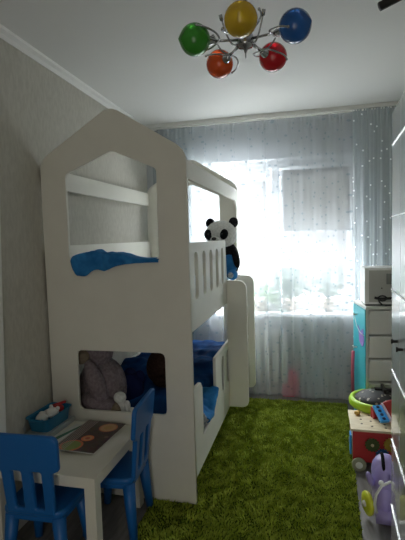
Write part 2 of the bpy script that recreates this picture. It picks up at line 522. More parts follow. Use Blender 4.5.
# upper side: guard with slots, far post and top board in one cut board
outer = rpoly([(ys, 1.815), (ys, 1.918), (ye, 1.918), (ye, .985), (ys, .985), (ys, 1.475), (3.29, 1.475), (3.33, 1.12), (3.80, 1.12), (3.85, 1.815)],
              [0, 0, .09, 0, 0, .01, .02, .05, .06, .08])
sl = [slot(y, .085, 1.150, 1.420) for y in (2.395, 2.588, 2.778, 2.968, 3.160)]
bplate('upper_side', outer, sl, T, plane_yz(SX))
# lower side: near post, dip, slotted guard
outer = rpoly([(ys, .155), (ye, .155), (ye, .685), (2.835, .685), (2.83, .42), (2.66, .335), (2.46, .315), (2.455, .615), (2.42, .655), (ys, .668)],
              [0, 0, 0, .02, .09, .05, .02, .02, .02, 0])
bplate('lower_side', outer, [slot(3.08, .085, .375, .63), slot(3.27, .085, .375, .63)], T, plane_yz(SX))
# boards along the wall
for z0, z1, nm in ((1.815, 1.93, 'wall_rail'), (1.15, 1.475, 'wall_rail'), (.16, .50, 'wall_rail')):
    bplate(nm, rect(ys, ye, z0, z1), [], T, plane_yz(BX0+.012))
# bed bases
for z in (1.03, .22):
    bm = B(); box(bm, BX0+.03, SX-.012, ys, ye, z, z+.018)
    for v in bm.verts: v.co -= bo
    obj('bed_base', bm, M_bed, bed)
# stairs panels
SP = rpoly([(-.628, .17), (-.473, .17), (-.473, 1.165), (-.628, 1.165)], [0, .06, .085, 0], 8)
for y in (3.30, 3.75):
    bplate('step_side', SP, [], .022, plane_xz(y))
for z in (.36, .62, .88):
    bm = B(); box(bm, -.626, -.53, 3.312, 3.738, z, z+.02)
    for v in bm.verts: v.co -= bo
    obj('step', bm, M_bed, bed, bevel=.003)
# mattresses
def mattress(z0, z1, label):
    bm = box(B(), BX0+.04, SX-.02, ys+.004, ye-.004, z0, z1)
    o = obj('mattress', bm, M_matt, bevel=.03, smooth=True)
    return tag(o, label, 'mattress')
mattress(1.05, 1.15, 'pale grey mattress on the upper bunk, behind the slotted guard')
mattress(.24, .36, 'pale grey mattress on the lower bunk, under the dark blue blanket')

# blue cloth over the sill of the upper window
def cloth_fn(s, t):
    x = -1.312 + s*.515
    fade = 1/(1+math.exp((s-.70)*22))
    # t 0..1 : from inside behind the sill, over it, down outside
    drop = .014 + fade*(.055 + .060*math.exp(-((s-.14)/.16)**2) + .030*math.exp(-((s-.42)/.14)**2) - .035*s)
    if s < .06: drop *= .6+.4*s/.06
    bulge = fade*(.020 + .030*math.exp(-((s-.20)/.13)**2) + .016*math.exp(-((s-.5)/.18)**2)) + .004
    top = 1.389 + bulge*(1+.3*nz(s*9, 1))
    if t < .3:
        k = t/.3
        return (x, BY0+.16-.10*k, 1.36 + (top-1.36)*math.sin(k*pi/2) + fade*.01*nz(s*12, k*3))
    if t < .6:
        k = (t-.3)/.3
        return (x, BY0+.06-.075*k, top + .006*fade*nz(s*14, k*2) - .006*k)
    k = (t-.6)/.4
    return (x + .02*k*nz(s*5, 2), BY0-.016-fade*(.022*abs(nz(s*11, k*1.5, 4))+.014*math.sin(k*pi)+.012*k*math.sin(s*30)), top-.006-k*drop)
o = sheet('draped_cloth', cloth_fn, 60, 30, M_sheet, thick=.004)
tag(o, 'crumpled blue cloth draped over the sill of the upper bunk window', 'cloth')
# small dark thing peeping behind the cloth
# lower bunk blanket: heaped, spilling over the dip in the side
def blank_fn(s, t):
    x = -1.42 + s*.765
    y = 2.50 + t*1.42
    z = .47 + .10*math.exp(-((y-3.0)/.28)**2)*(1-.55*s) + .09*t + .022*nz(x*6, y*5) + .016*nz(x*15, y*13) + .010*math.sin(y*21+x*9)
    if s < .45: z += .05*math.exp(-((y-2.82)/.14)**2)*math.exp(-((x+1.16)/.12)**2)
    z += .05*math.exp(-((y-3.35)/.3)**2)*math.exp(-((x+.78)/.12)**2)
    if s > .9 and y < 2.82: z = z*.55+.17
    edge = min(1, min(s, 1-s, t, 1-t)/.05)
    z = .375 + (z-.375)*math.sqrt(max(0, edge))
    return (x, y, z)
o = sheet('blanket', blank_fn, 56, 80, M_blanket)
tag(o, 'dark blue blanket heaped over the whole lower bunk', 'blanket')
def spill_fn(s, t):
    y = 2.52 + s*.29
    lip = .365 + .10*max(0, (s-.5)/.5)
    if t < .45:
        k = t/.45
        return (-.78+.13*k, y, .47-(.47-lip-.03)*k**1.5 + .012*nz(s*8, k*3))
    k = (t-.45)/.55
    a = k*pi*.75
    dr = .025+.02*math.sin(s*pi)
    return (-.65+.038*math.sin(a)+.008*nz(s*9, k*2), y, lip+.03-dr*k*1.2+.01*math.sin(a))
o = sheet('crumpled_sheet', spill_fn, 30, 24, M_sheet, thick=.006)
tag(o, 'lighter blue sheet edge bulging over the dip in the lower bunk side', 'sheet')

# ------------------------------------------------------------------ plush toys
t = thing('plush_panda', (-.70, 3.50, 1.15), 'black and white plush panda sitting on the upper bunk behind the guard', 'plush toy', rz=-.12)
def el(name, c, r, m, par=t, rot=None, label=None):
    return obj(name, ell(B(), c, r, rot), m, par, True, label)
el('body', (.045, .02, .16), (.095, .10, .15), M_pblack, label='black plush body')
hd = el('head', (.0, -.01, .368), (.132, .11, .116), M_pwhite, label='white plush head')
for sx in (-1, 1):
    el('ear', (sx*.100, .02, .465), (.040, .025, .042), M_pblack, label='black ear')
    p = el('eye_patch', (sx*.062-.012, -.096, .370), (.037, .025, .045), M_pblack, rot=RY(sx*.5), label='black eye patch')
    obj('eye', ell(B(), (sx*.056-.012, -.122, .376), (.007, .005, .007), None, 10, 8), M_black, p, True)
mz = el('muzzle', (-.015, -.105, .325), (.045, .035, .034), M_pwhite)
obj('nose', ell(B(), (-.016, -.138, .338), (.021, .014, .013)), M_black, mz, True, 'black nose')
el('belly', (.07, -.04, .13), (.072, .075, .085), M_sheet, label='blue plush belly')
for sx, z in ((-1, .19), (1, .18)):
    el('arm', (.05+sx*.082, -.045, z), (.030, .045, .09), M_pblack, rot=RX(-.5) @ RY(sx*-.3), label='black arm')
for sx in (-1, 1):
    g = el('foot', (.045+sx*.070, -.09, .05), (.04, .06, .042), M_sheet, label='blue foot')
    obj('sole', ell(B(), (.045+sx*.070, -.142, .05), (.024, .012, .024)), M_pgrey, g, True, 'grey sole')
bm = B()
tube(bm, arc((.02, -.09, .22), .03, 0, 2*pi, (1, 0, 0), (0, -.2, 1), 14), .003, 6)
obj('ribbon', bm, M_pwhite, t, True, 'white loop of ribbon')
# pale blue plush beside the panda
t = thing('folded_cloth', (-.70, 3.40, 1.15), 'pale blue folded cloth on the upper bunk below the panda', 'cloth')
bm = B(); box(bm, -.02, .05, .02, .17, 0, .02); box(bm, -.015, .045, .03, .165, .021, .04)
obj('fold', bm, mat('pale_blue_cloth', (.42, .62, .75), .85), t, bevel=.008)

# mauve bear at the lower window
t = thing('plush_bear', (-1.30, 2.44, .362), 'large mauve-grey plush bear slumped against the lower bunk window', 'plush toy')
el('body', (0, .06, .20), (.155, .15, .20), M_mauve, t)
hd = el('head', (-.02, .04, .45), (.105, .11, .125), M_mauve, t)
obj('muzzle', ell(B(), (-.06, -.085, .435), (.05, .05, .045)), M_tan, hd, True, 'tan muzzle')
for sx in (-1, 1): el('ear', (-.02+sx*.10, .04, .555), (.045, .02, .05), M_mauve, t)
el('arm', (.035, -.085, .27), (.052, .062, .16), M_mauve, t, rot=RY(-.35))
el('leg', (.055, -.085, .145), (.13, .072, .062), M_mauve, t, rot=RY(.35))
el('leg', (-.09, -.075, .10), (.06, .075, .065), M_mauve, t)
el('foot_sole', (.165, -.09, .11), (.038, .055, .055), M_tan, t, label='tan foot sole')
el('inner_ear', (-.07, -.075, .50), (.035, .018, .055), M_tan, t, label='tan inner ear')
t = thing('plush_bunny', (-1.10, 2.35, .362), 'small white plush toy beside the mauve bear', 'plush toy')
el('body', (0, .02, .10), (.038, .04, .10), M_pwhite, t, rot=RY(-.25))
el('head', (-.018, .01, .195), (.038, .035, .034), M_pwhite, t)
el('paw', (.035, -.005, .15), (.018, .02, .035), M_pwhite, t)
el('paw', (.07, -.02, .135), (.020, .018, .016), M_pwhite, t)
bm = B()
for i, (x, y, z, r) in enumerate(((-1.19, 2.62, .60, (.10, .07, .11)), (-1.13, 2.66, .67, (.035, .035, .05)), (-1.20, 2.66, .70, (.04, .04, .035)))): ell(bm, (x+.02, y, z-.09), r)
tag(obj('navy_cushion', bm, M_navy, smooth=True), 'navy blue crumpled cushion behind the white plush toy', 'cushion')
bm = B(); ell(bm, (-1.0, 2.76, .645), (.09, .10, .125), RY(.3)); ell(bm, (-.96, 2.74, .56), (.09, .09, .06))
tag(obj('brown_cushion', bm, M_brown, smooth=True), 'dark brown fluffy cushion at the right side of the lower bunk window', 'cushion')
t = thing('plush_mouse', (-.70, 2.51, .385), 'small grey plush toy poking out at the dip of the lower bunk side', 'plush toy')
el('body', (.01, 0, .0), (.06, .035, .035), M_pgrey, t)
el('head', (.055, -.02, .015), (.030, .030, .034), M_pgrey, t)
el('ear', (.065, -.03, .048), (.010, .012, .014), M_pgrey, t)

# ------------------------------------------------------------------ childrens table
t = thing('kids_table', (-1.21, 1.955, 0), 'low square white childrens table in front of the bunk bed', 'table')
obj('tabletop', box(B(), -.275, .275, -.275, .275, .40, .45), M_table, t, bevel=.003)
for sx in (-1, 1):
    for sy in (-1, 1):
        x, y = sx*.2475, sy*.2475
        obj('leg', box(B(), x-.026, x+.026, y-.026, y+.026, 0, .40), M_table, t, bevel=.003)

# ------------------------------------------------------------------ childrens chairs (face +y locally)
def kid_chair(loc, rz, label):
    t = thing('kids_chair', loc, label, 'chair', rz, 'blue plastic childrens chairs at the table')
    # seat: rounded slab
    o = plate('seat', rpoly([(-.15, -.135), (.15, -.135), (.16, .125), (-.16, .125)], .05), [], .030, Matrix.Translation((0, 0, .298)), M_blue, t, .008)
    bm = B(); 
    o = plate('seat_rim', rpoly([(-.14, -.125), (.14, -.125), (.15, .115), (-.15, .115)], .045), [], .03, Matrix.Translation((0, 0, .272)), M_blue, t, .004)
    # backrest, leaning back
    lean = Matrix.Translation((0, -.125, .30)) @ RX(.10) @ Matrix(((1, 0, 0, 0), (0, 0, -1, 0), (0, 1, 0, 0), (0, 0, 0, 1)))
    outer = rpoly([(-.118, -.005), (.118, -.005), (.124, .20), (.160, .218), (.166, .375), (-.166, .375), (-.160, .218), (-.124, .20)], [.01, .01, .02, .02, .035, .035, .02, .02])
    holes = [rpoly([(cx-.022, .022), (cx+.022, .022), (cx+.024, .205), (cx-.024, .205)], .012) for cx in (-.049, .049)]
    plate('backrest', outer, holes, .024, lean, M_blue, t, .007)
    for sx in (-1, 1):
        for sy in (-1, 1):
            bm = B()
            tube(bm, [(sx*.115, sy*.098-.003, .275), (sx*.128, sy*.112, .14), (sx*.140, sy*.125, .0)], [.032, .027, .020], 16)
            obj('leg', bm, M_blue, t, True)
    return t
kid_chair((-1.222, 1.745, 0), .04, 'blue plastic childrens chair with its back to us at the near side of the table')
kid_chair((-1.0, 2.045, .013), pi/2+.07, 'blue plastic childrens chair seen edge-on at the right side of the table')

# ------------------------------------------------------------------ things on the table
TZ = .4505
def flat(name, cx, cy, w, h, z, th, rz, m, label, cat, group=None):
    o = obj(name, box(B(), -w/2, w/2, -h/2, h/2, 0, th), m, bevel=.0008)
    o.location = (cx, cy, z); o.rotation_euler = (0, 0, rz)
    return tag(o, label, cat, group)
# cover print of the big magazine
M_cover = mat('food_magazine_cover', (.06, .035, .028), .3)
def cover():
    m = M_cover
    tc = nd(m, 'ShaderNodeTexCoord')
    sep = nd(m, 'ShaderNodeSeparateXYZ'); lk(m, tc.outputs['Object'], sep.inputs[0])
    n = nd(m, 'ShaderNodeTexNoise'); n.inputs['Scale'].default_value = 45; n.inputs['Detail'].default_value = 5
    lk(m, tc.outputs['Object'], n.inputs['Vector'])
    cur = nd(m, 'ShaderNodeMix', data_type='RGBA'); cur.inputs['Factor'].default_value = .3
    cur.inputs['A'].default_value = (.055, .032, .028, 1); lk(m, n.outputs['Color'], cur.inputs['B'])
    g = nd(m, 'ShaderNodeMix', data_type='RGBA', blend_type='MULTIPLY'); g.inputs['Factor'].default_value = .9
    lk(m, cur.outputs['Result'], g.inputs['A']); g.inputs['B'].default_value = (.45, .3, .26, 1)
    out = g.outputs['Result']
    def disc(x, y, r, c, out):
        v = nd(m, 'ShaderNodeVectorMath', operation='DISTANCE'); lk(m, tc.outputs['Object'], v.inputs[0]); v.inputs[1].default_value = (x, y, .002)
        l = nd(m, 'ShaderNodeMath', operation='LESS_THAN'); lk(m, v.outputs['Value'], l.inputs[0]); l.inputs[1].default_value = r
        x_ = nd(m, 'ShaderNodeMix', data_type='RGBA'); lk(m, l.outputs[0], x_.inputs['Factor']); lk(m, out, x_.inputs['A']); x_.inputs['B'].default_value = (*c, 1)
        return x_.outputs['Result']
    for x, y, r, c in ((.045, .105, .052, (.55, .16, .07)), (.045, .105, .044, (.60, .36, .17)), (.045, .105, .024, (.55, .33, .12)),
                       (.0, -.035, .034, (.75, .17, .05)), (.0, -.035, .024, (.65, .36, .16)), (.0, -.035, .013, (.5, .10, .04)),
                       (-.04, -.125, .060, (.7, .18, .07)), (-.04, -.125, .048, (.24, .33, .08)), (.09, .0, .012, (.22, .16, .12))):
        out = disc(x, y, r, c, out)
    # lines of small print on the left margin
    w_ = nd(m, 'ShaderNodeTexWave', bands_direction='X'); w_.inputs['Scale'].default_value = 26; w_.inputs['Distortion'].default_value = .3
    lk(m, tc.outputs['Object'], w_.inputs['Vector'])
    a = nd(m, 'ShaderNodeMath', operation='GREATER_THAN'); lk(m, w_.outputs['Fac'], a.inputs[0]); a.inputs[1].default_value = .72
    b = nd(m, 'ShaderNodeMath', operation='LESS_THAN'); lk(m, sep.outputs['X'], b.inputs[0]); b.inputs[1].default_value = -.045
    d = nd(m, 'ShaderNodeMath', operation='MULTIPLY'); lk(m, a.outputs[0], d.inputs[0]); lk(m, b.outputs[0], d.inputs[1])
    f = nd(m, 'ShaderNodeMix', data_type='RGBA'); lk(m, d.outputs[0], f.inputs['Factor']); lk(m, out, f.inputs['A']); f.inputs['B'].default_value = (.50, .42, .38, 1)
    lk(m, f.outputs['Result'], bsdf(m).inputs['Base Color'])
cover()
flat('album', -1.428, 2.07, .145, .33, TZ, .028, -.02, M_papergrey, 'thick grey album lying flat under the blue basket', 'album')
flat('magazine', -1.265, 2.03, .15, .29, TZ, .004, -.17, M_paper, 'white magazine fanned out beside the blue basket', 'magazine')
flat('booklet', -1.262, 2.045, .10, .29, TZ+.0045, .003, -.36, M_greenp, 'narrow dark green booklet between the white magazines', 'booklet')
flat('magazine', -1.262, 2.02, .055, .27, TZ+.008, .003, -.27, M_paper, 'thin white leaflet lying on the dark green booklet', 'leaflet')
t = thing('food_magazine', (-1.142, 2.04, TZ+.0145), 'open dark food magazine with pictures of round dishes on the childrens table', 'magazine', rz=-.05)
obj('cover', box(B(), -.12, .115, -.17, .175, 0, .002), M_cover, t)
obj('pages', box(B(), -.12, .113, -.173, .170, -.0025, -.0002), M_paper, t)

# basket with toys
BKX, BKY, BKR = -1.430, 2.105, -.05
t = thing('plastic_basket', (BKX, BKY, TZ+.0285), 'translucent blue plastic basket of small toys on the table corner by the wall', 'basket', rz=BKR)
bm = B()
def rrect(w, h, r): return rpoly([(-w, -h), (w, -h), (w, h), (-w, h)], r, 5)
rings = []
for (w_, h_, z) in ((.056, .104, 0), (.066, .116, .072), (.072, .122, .076), (.072, .122, .070), (.062, .112, .070), (.052, .100, .006)):
    rings.append([bm.verts.new((p[0], p[1], z)) for p in rrect(w_, h_, .025)])
for A, Bb in zip(rings, rings[1:]):
    n = len(A)
    for k in range(n): bm.faces.new((A[k], A[(k+1) % n], Bb[(k+1) % n], Bb[k]))
bm.faces.new(rings[0][::-1]); bm.faces.new(rings[-1])
obj('basin', bm, M_crate, t, label='blue plastic basin')
for sy in (-1, 1):
    bm = B(); tube(bm, [(-.04, sy*.114, .074), (-.035, sy*.124, .066), (.035, sy*.124, .066), (.04, sy*.114, .074)], .005)
    obj('handle', bm, M_crate, t, True)
def bk(x, y, z): 
    v = Matrix.Rotation(BKR, 3, 'Z') @ Vector((x, y, z)); return Vector((BKX, BKY, TZ+.0285)) + v
bm = B(); c = bk(.012, .01, .062); ell(bm, c, (.036, .034, .030)); ell(bm, c+Vector((.028, .01, .024)), (.012, .010, .012)); ell(bm, c+Vector((-.02, .02, .026)), (.012, .010, .012)); ell(bm, c+Vector((.004, -.03, -.002)), (.014, .012, .010))
tag(obj('toy_figure', bm, M_white, smooth=True), 'white toy animal head lying in the blue basket', 'toy')
bm = B(); c = bk(-.005, -.06, .058); ell(bm, c, (.035, .03, .024)); ell(bm, c+Vector((-.02, .03, .01)), (.018, .018, .015))
tag(obj('toy_egg', bm, M_ivory, smooth=True), 'rounded white toy at the near end of the blue basket', 'toy')
bm = B(); c = bk(.01, .07, .066); ell(bm, c, (.032, .028, .022)); tube(bm, [c+Vector((-.04, 0, .01)), c+Vector((.03, .03, .03))], .008)
tag(obj('toy_car', bm, M_red, smooth=True), 'red toy at the far end of the blue basket', 'toy')
bm = B(); c = bk(-.04, .02, .05); tube(bm, [c+Vector((-.02, -.05, 0)), c+Vector((.02, .06, .018))], .009)
tag(obj('toy_stick', bm, M_ivory, smooth=True), 'pale green toy stick along the wall side of the blue basket', 'toy')

# ------------------------------------------------------------------ rug
RZ_ = Matrix.Rotation(-.0394, 4, 'Z')
RGX0, RGY0, RGY1 = -.885, 1.92, 3.90
def rgx1(y): return .235 + (y-2.15)*.0394
rug = thing('rug', (-.3, 2.9, 0), 'shaggy olive green rug covering the floor beside the bunk bed', 'rug')
bm = B()
vs = [bm.verts.new((x+.3, y-2.9, z)) for z in (.001, .012) for x, y in ((RGX0, RGY0), (rgx1(RGY0), RGY0), (rgx1(RGY1), RGY1), (RGX0, RGY1))]
for f in ((3, 2, 1, 0), (4, 5, 6, 7), (0, 1, 5, 4), (1, 2, 6, 5), (2, 3, 7, 6), (3, 0, 4, 7)): bm.faces.new([vs[i] for i in f])
M_rug = noisy(mat('rug_backing', (.05, .08, .01), .95, spec=.05), (.05, .08, .008), (.09, .13, .015), 40)
M_pile = mat('rug_pile', (.2, .3, .03), .9, spec=.08)
noisy(M_pile, (.26, .33, .035), (.48, .56, .085), 14, detail=8, lo=.3, hi=.7)
obj('backing', bm, M_rug, rug, label='dark green backing')
verts, faces = [], []
rnd = random.Random(3)
def blocked(x, y):
    if x < BX1+.004 and y > BY0-.006: return x < BX1-.12 or abs(y-BY0-.01) < .016
    return False
step = .0105
y = RGY0+.004
while y < RGY1-.004:
    x = RGX0+.004
    while x < rgx1(y)-.004:
        if not blocked(x, y):
            bx, by = x+rnd.uniform(-.005, .005), y+rnd.uniform(-.005, .005)
            la = 2.2*nz(bx*9, by*9, 5)*pi + rnd.uniform(-.8, .8)
            lean = .55+.4*nz(bx*23, by*23)
            hgt = .017+.007*nz(bx*16, by*16, 2)+rnd.uniform(-.003, .003)
            dx, dy = math.cos(la), math.sin(la)
            for k in range(2):
                a = rnd.uniform(0, 2*pi); wv = .0030
                ox, oy = rnd.uniform(-.004, .004), rnd.uniform(-.004, .004)
                px, py = bx+ox, by+oy
                ca, sa = math.cos(a)*wv, math.sin(a)*wv
                h = hgt*rnd.uniform(.8, 1.15); L = lean*h
                i = len(verts)
                verts += [(px-ca, py-sa, .011), (px+ca, py+sa, .011),
                          (px+ca+dx*L*.4, py+sa+dy*L*.4, .011+h*.65), (px-ca+dx*L*.4, py-sa+dy*L*.4, .011+h*.65),
                          (px+dx*L*1.1, py+dy*L*1.1, .011+h)]
                faces += [(i, i+1, i+2, i+3), (i+3, i+2, i+4)]
        x += step
    y += step
me = bpy.data.meshes.new('pile')
me.from_pydata([(a+.3, b-2.9, c) for a, b, c in verts], [], faces)
me.materials.append(M_pile)
o = bpy.data.objects.new('pile', me); C.objects.link(o); o.parent = rug; o['kind'] = 'stuff'; o['label'] = 'olive green shaggy pile'

# ------------------------------------------------------------------ wardrobe at the right
t = thing('wardrobe', (.357, 2.10, 0), 'tall glossy white wardrobe at the right edge, mirroring the curtains', 'wardrobe', rz=-.0394)
obj('body', box(B(), .022, .58, -2.3, 0, .0, 2.02), M_gloss, t, bevel=.002)
zs = [.232, .548, .876, 1.244, 1.569, 1.882]
for (y0, y1) in ((-.232, -.001), (-.70, -.236), (-1.17, -.704), (-1.64, -1.174)):
    d = obj('door', box(B(), 0, .02, y0, y1, .06, 2.018), M_gloss, t, bevel=.002)
    for z in zs:
        obj('metal_strip', box(B(), -.004, .0, y0+.001, y1-.001, z-.0022, z+.0022), M_alu, d, label='bright horizontal strip')
    yk = y0+.06 if y0 != -.70 else y1-.07
    bm = B(); tube(bm, [(0, yk, 1.045), (-.020, yk, 1.045)], .006, 12); tube(bm, [(-.018, yk, 1.045), (-.025, yk, 1.045)], .010, 12)
    obj('door_knob', bm, M_black, d, True, 'black knob')
obj('plinth', box(B(), .03, .05, -2.28, -.01, 0, .058), M_gloss, t)
# black folded tripod on top, a leg sticking out over the front
t = thing('tripod', (.42, 1.22, 2.021), 'black tripod lying on the wardrobe, one leg sticking out at the top right corner', 'tripod')
bm = B(); box(bm, -.03, .10, -.05, .05, 0, .15)
obj('tripod_head', bm, M_black, t, bevel=.012)
bm = B(); tube(bm, [(.02, 0, .15), (-.246, -.017, .037)], [.014, .011], 12)
obj('leg', bm, M_black, t, True)
bm = B(); tube(bm, [(.02, .02, .06), (-.16, .01, .028)], [.010, .006], 10)
obj('brace', bm, M_steel, t, True, 'grey brace under the leg')

# ------------------------------------------------------------------ drawer tower and white box
TW = (.403, 3.44, 0); TWR = .15
t = thing('drawer_tower', TW, 'white plastic drawer tower with turquoise side between wardrobe and curtain', 'drawer unit', rz=TWR)
bm = B()
box(bm, .0, .40, .0, .36, .925, .945)
for z in (.0, .19, .37, .55, .73): box(bm, .008, .392, .02, .35, z, z+.012)
for x, y in ((.004, .02), (.004, .33), (.376, .02), (.376, .33)): box(bm, x, x+.020, y, y+.020, .012, .925)
obj('frame', bm, M_ivory, t, bevel=.002)
obj('side_panel', box(B(), -.003, .003, .012, .355, .02, .92), M_teal, t, label='turquoise side panel')
for z0, z1 in ((.205, .365), (.385, .545), (.565, .725), (.745, .92)):
    d = obj('drawer', box(B(), .026, .374, .004, .32, z0, z1-.006), M_ivory, t, bevel=.006)
    obj('drawer_lip', box(B(), .026, .374, -.014, .004, z1-.030, z1-.008), M_ivory, d, bevel=.004)
for y, z in ((.23, .85), (.24, .58)):
    bm = B(); tube(bm, [(-.004, y, z), (-.03, y, z-.003), (-.036, y, z+.014)], .006, 8)
    obj('hook', bm, M_white, t, True, 'white hook')
bm = B(); tube(bm, [(-.03, .23, .85), (-.02, .18, .76), (-.012, .11, .725), (-.008, .02, .72)], .003, 6)
obj('string', bm, M_white, t, True, 'white string')
plate('sticker', rpoly([(.07, .62), (.16, .65), (.21, .78), (.13, .73), (.06, .77), (.03, .67)], .01), [], .003, plane_yz(-.0052), M_violet, t, label='violet star sticker')
bm = B(); tube(bm, [(-.030, .27, .20), (-.035, .26, .37), (-.030, .26, .54)], .013, 8)
o = obj('jump_rope', bm, M_pink, smooth=True); o.location = TW; o.rotation_euler = (0, 0, TWR)
tag(o, 'pink folded skipping rope hanging down the turquoise side of the drawer tower', 'skipping rope')

t = thing('white_appliance', (.565, 3.62, .9455), 'white plastic box-shaped appliance with label on the drawer tower', 'appliance', rz=.02)
obj('body', box(B(), -.165, .16, -.12, .12, .012, .288), M_white, t, bevel=.022, smooth=False)
obj('front_panel', box(B(), -.135, .14, -.124, -.119, .03, .27), mat('warm_grey_plastic', (.50, .50, .47), .45), t, bevel=.003, label='grey front panel')
obj('base', box(B(), -.16, .155, -.115, .115, 0, .013), M_black, t, bevel=.003)
obj('label_plate', box(B(), -.012, .03, -.127, -.1235, .165, .245), mat('label_grey', (.24, .25, .24), .5), t, label='grey label')
obj('button', lathe(B(), [(0, .004), (.005, .004), (.005, 0)], (-.045, -.125, .135), 12, RX(pi/2)), M_black, t)
t = thing('cable_bow', (.525, 3.478, .9455), 'small black bow of cable in front of the white appliance', 'cable')
bm = B()
tube(bm, arc((0, 0, .06), .024, 0, 2*pi, (1.2, 0, 0), (0, 0, .8), 16), .005, 8)
tube(bm, [(-.055, 0, .065), (-.02, .0, .055), (.02, 0, .058), (.07, 0, .062)], .009, 8)
tube(bm, [(-.03, 0, .055), (-.02, 0, .03), (.0, 0, .012), (.03, 0, .006)], .005, 8)
obj('loop', bm, M_black, t, True)

# ------------------------------------------------------------------ green tub with black lid
t = thing('toy_tub', (.462, 3.24, 0), 'turquoise tub with wide lime green rim and dark speckled lid between drawers and toy cart', 'tub')
tub = [(0, .0), (.11, 0), (.12, .01), (.13, .24), (.172, .27)]
obj('basin', lathe(B(), tub, seg=40), M_tealdk, t, True, 'dark turquoise basin')
ring = [(.170, .272), (.185, .268), (.198, .280), (.200, .305), (.190, .325), (.174, .330), (.162, .322), (.160, .29), (.170, .272)]
obj('rim', lathe(B(), ring, seg=48), M_lime, t, True, 'lime green rim')
M_speck = mat('speckled_black_cloth', (.02, .02, .02), .6)
tc = nd(M_speck, 'ShaderNodeTexCoord'); v = nd(M_speck, 'ShaderNodeTexVoronoi'); v.inputs['Scale'].default_value = 30
lk(M_speck, tc.outputs['Object'], v.inputs['Vector'])
r = nd(M_speck, 'ShaderNodeValToRGB'); r.color_ramp.elements[0].position = .22; r.color_ramp.elements[1].position = .30
r.color_ramp.elements[0].color = (.42, .38, .30, 1); r.color_ramp.elements[1].color = (.018, .018, .02, 1)
lk(M_speck, v.outputs['Distance'], r.inputs['Fac']); lk(M_speck, r.outputs['Color'], bsdf(M_speck).inputs['Base Color'])
obj('lid', lathe(B(), [(0, .375), (.08, .365), (.13, .348), (.158, .325), (.158, .300), (0, .298)], seg=40), M_speck, t, True, 'black lid speckled with beige')
bm = B(); box(bm, -.02, .10, .02, .05, .345, .385); box(bm, .03, .05, -.03, .10, .35, .395)
obj('grip', bm, M_black, t, bevel=.008, label='black grip')

# ------------------------------------------------------------------ wooden activity cart
cx, cy, cz = .252, 2.80, 0
t = thing('activity_cart', (cx, cy+.02, 0), 'red wooden activity cart with pale pegboard top and gear wheels by the wardrobe', 'toy cart', rz=-.02)
bm = B(); box(bm, .0, .34, 0, .02, .055, .255); box(bm, .0, .34, .27, .29, .055, .255); box(bm, .32, .34, .02, .27, .055, .255); box(bm, .02, .32, .02, .27, .055, .07)
obj('body', bm, M_red, t, bevel=.003, label='red painted body')
obj('side_board', box(B(), .0, .0195, .0205, .2695, .055, .255), M_wood, t, bevel=.003, label='pale wood side')
top = obj('top', box(B(), -.012, .345, -.012, .300, .256, .270), M_wood, t, bevel=.003, label='pale wood top')
for x, y in ((.06, .08), (.06, .15), (.12, .05), (.12, .13), (.12, .22), (.20, .09), (.20, .04)):
    obj('peg_hole', lathe(B(), [(0, .0012), (.007, .0012), (.007, 0)], (x, y, .2700), 12), M_hole, top, label='dark hole')
obj('knob', lathe(B(), [(0, .028), (.012, .027), (.02, .018), (.018, .006), (.012, 0)], (.045, .225, .270), 20), M_woodknob, t, True, 'amber wooden knob')
bm = B(); tube(bm, [(.175, .12, .271), (.195, .19, .300)], .006, 10)
obj('peg', bm, M_black, t, True, 'black peg')
def gear(name, x, z, r, m, lab):
    n = 14; pts = []
    for k in range(n*4):
        rr = r if (k % 4) < 2 else r*.86
        a = 2*pi*(k+.5)/(n*4); pts.append((x+rr*math.cos(a), z+rr*math.sin(a)))
    o = plate(name, pts, [], .010, plane_xz(-.008), m, t, .001, lab)
    obj('hub', lathe(B(), [(0, .008), (.008, .008), (.010, 0)], (x, -.014, z), 14, RX(pi/2)), M_wood, o, True)
gear('gear_wheel', .115, .175, .045, mat('dull_green_paint', (.06, .09, .02), .5), 'dull green gear')
gear('gear_wheel', .175, .115, .042, mat('gear_blue', (.01, .08, .22), .5), 'blue gear')
gear('gear_wheel', .225, .185, .045, mat('gear_mustard', (.42, .28, .03), .5), 'mustard gear')
for x, y in ((.035, -.022), (.33, -.022), (.035, .315), (.33, .315)):
    wl = obj('wheel', lathe(B(), [(0, .008), (.030, .008), (.040, .008), (.044, .004), (.044, -.008), (.040, -.011), (0, -.011)], (x, y, .045), 28, RX(pi/2)), mat('wheel_cream', (.36, .36, .26), .5), t, True, 'cream wheel')
    obj('hub_cap', lathe(B(), [(0, .013), (.018, .012), (.022, .008)], (x, y, .045), 20, RX(pi/2)), M_ivory, wl, True)
bm = B()
box(bm, -.014, -.004, .05, .12, .075, .20)
obj('side_shape', bm, M_skyblue, t, bevel=.003, label='blue shape on the side')
# standing red half disc and xylophone on the cart
pts = [(.125*math.cos(a), .125*math.sin(a)) for a in [pi/2+pi*.5*k/14 for k in range(15)]] + [(0, 0)]
o = plate('red_disc', pts, [], .014, plane_xz(0), M_red, None, .002)
o.location = (.535, 3.02, .2715)
tag(o, 'red quarter-round board standing behind the blue xylophone on the cart', 'toy')
t = thing('xylophone', (.43, 2.975, .2715), 'light blue toy keyboard with dark buttons leaning on the cart top', 'toy', rz=.30)
tilt = RY(.0) @ RX(.45)
bm = B(); box(bm, -.028, .028, -.065, .065, .018, .038, tilt @ Matrix.Translation((0, 0, .03)))
obj('keyboard', bm, M_skyblue, t, bevel=.010, label='light blue casing')
for k in range(4):
    m_ = tilt @ Matrix.Translation((-.002, -.048+k*.032, .068))
    obj('button', lathe(B(), [(0, .004), (.010, .003), (.011, 0)], (0, 0, 0), 14, m_), mat('button_navy', (.01, .03, .12), .4), t, True, 'dark blue button')
bm = B(); box(bm, .030, .043, -.065, .075, .018, .046, tilt @ Matrix.Translation((0, 0, .03)))
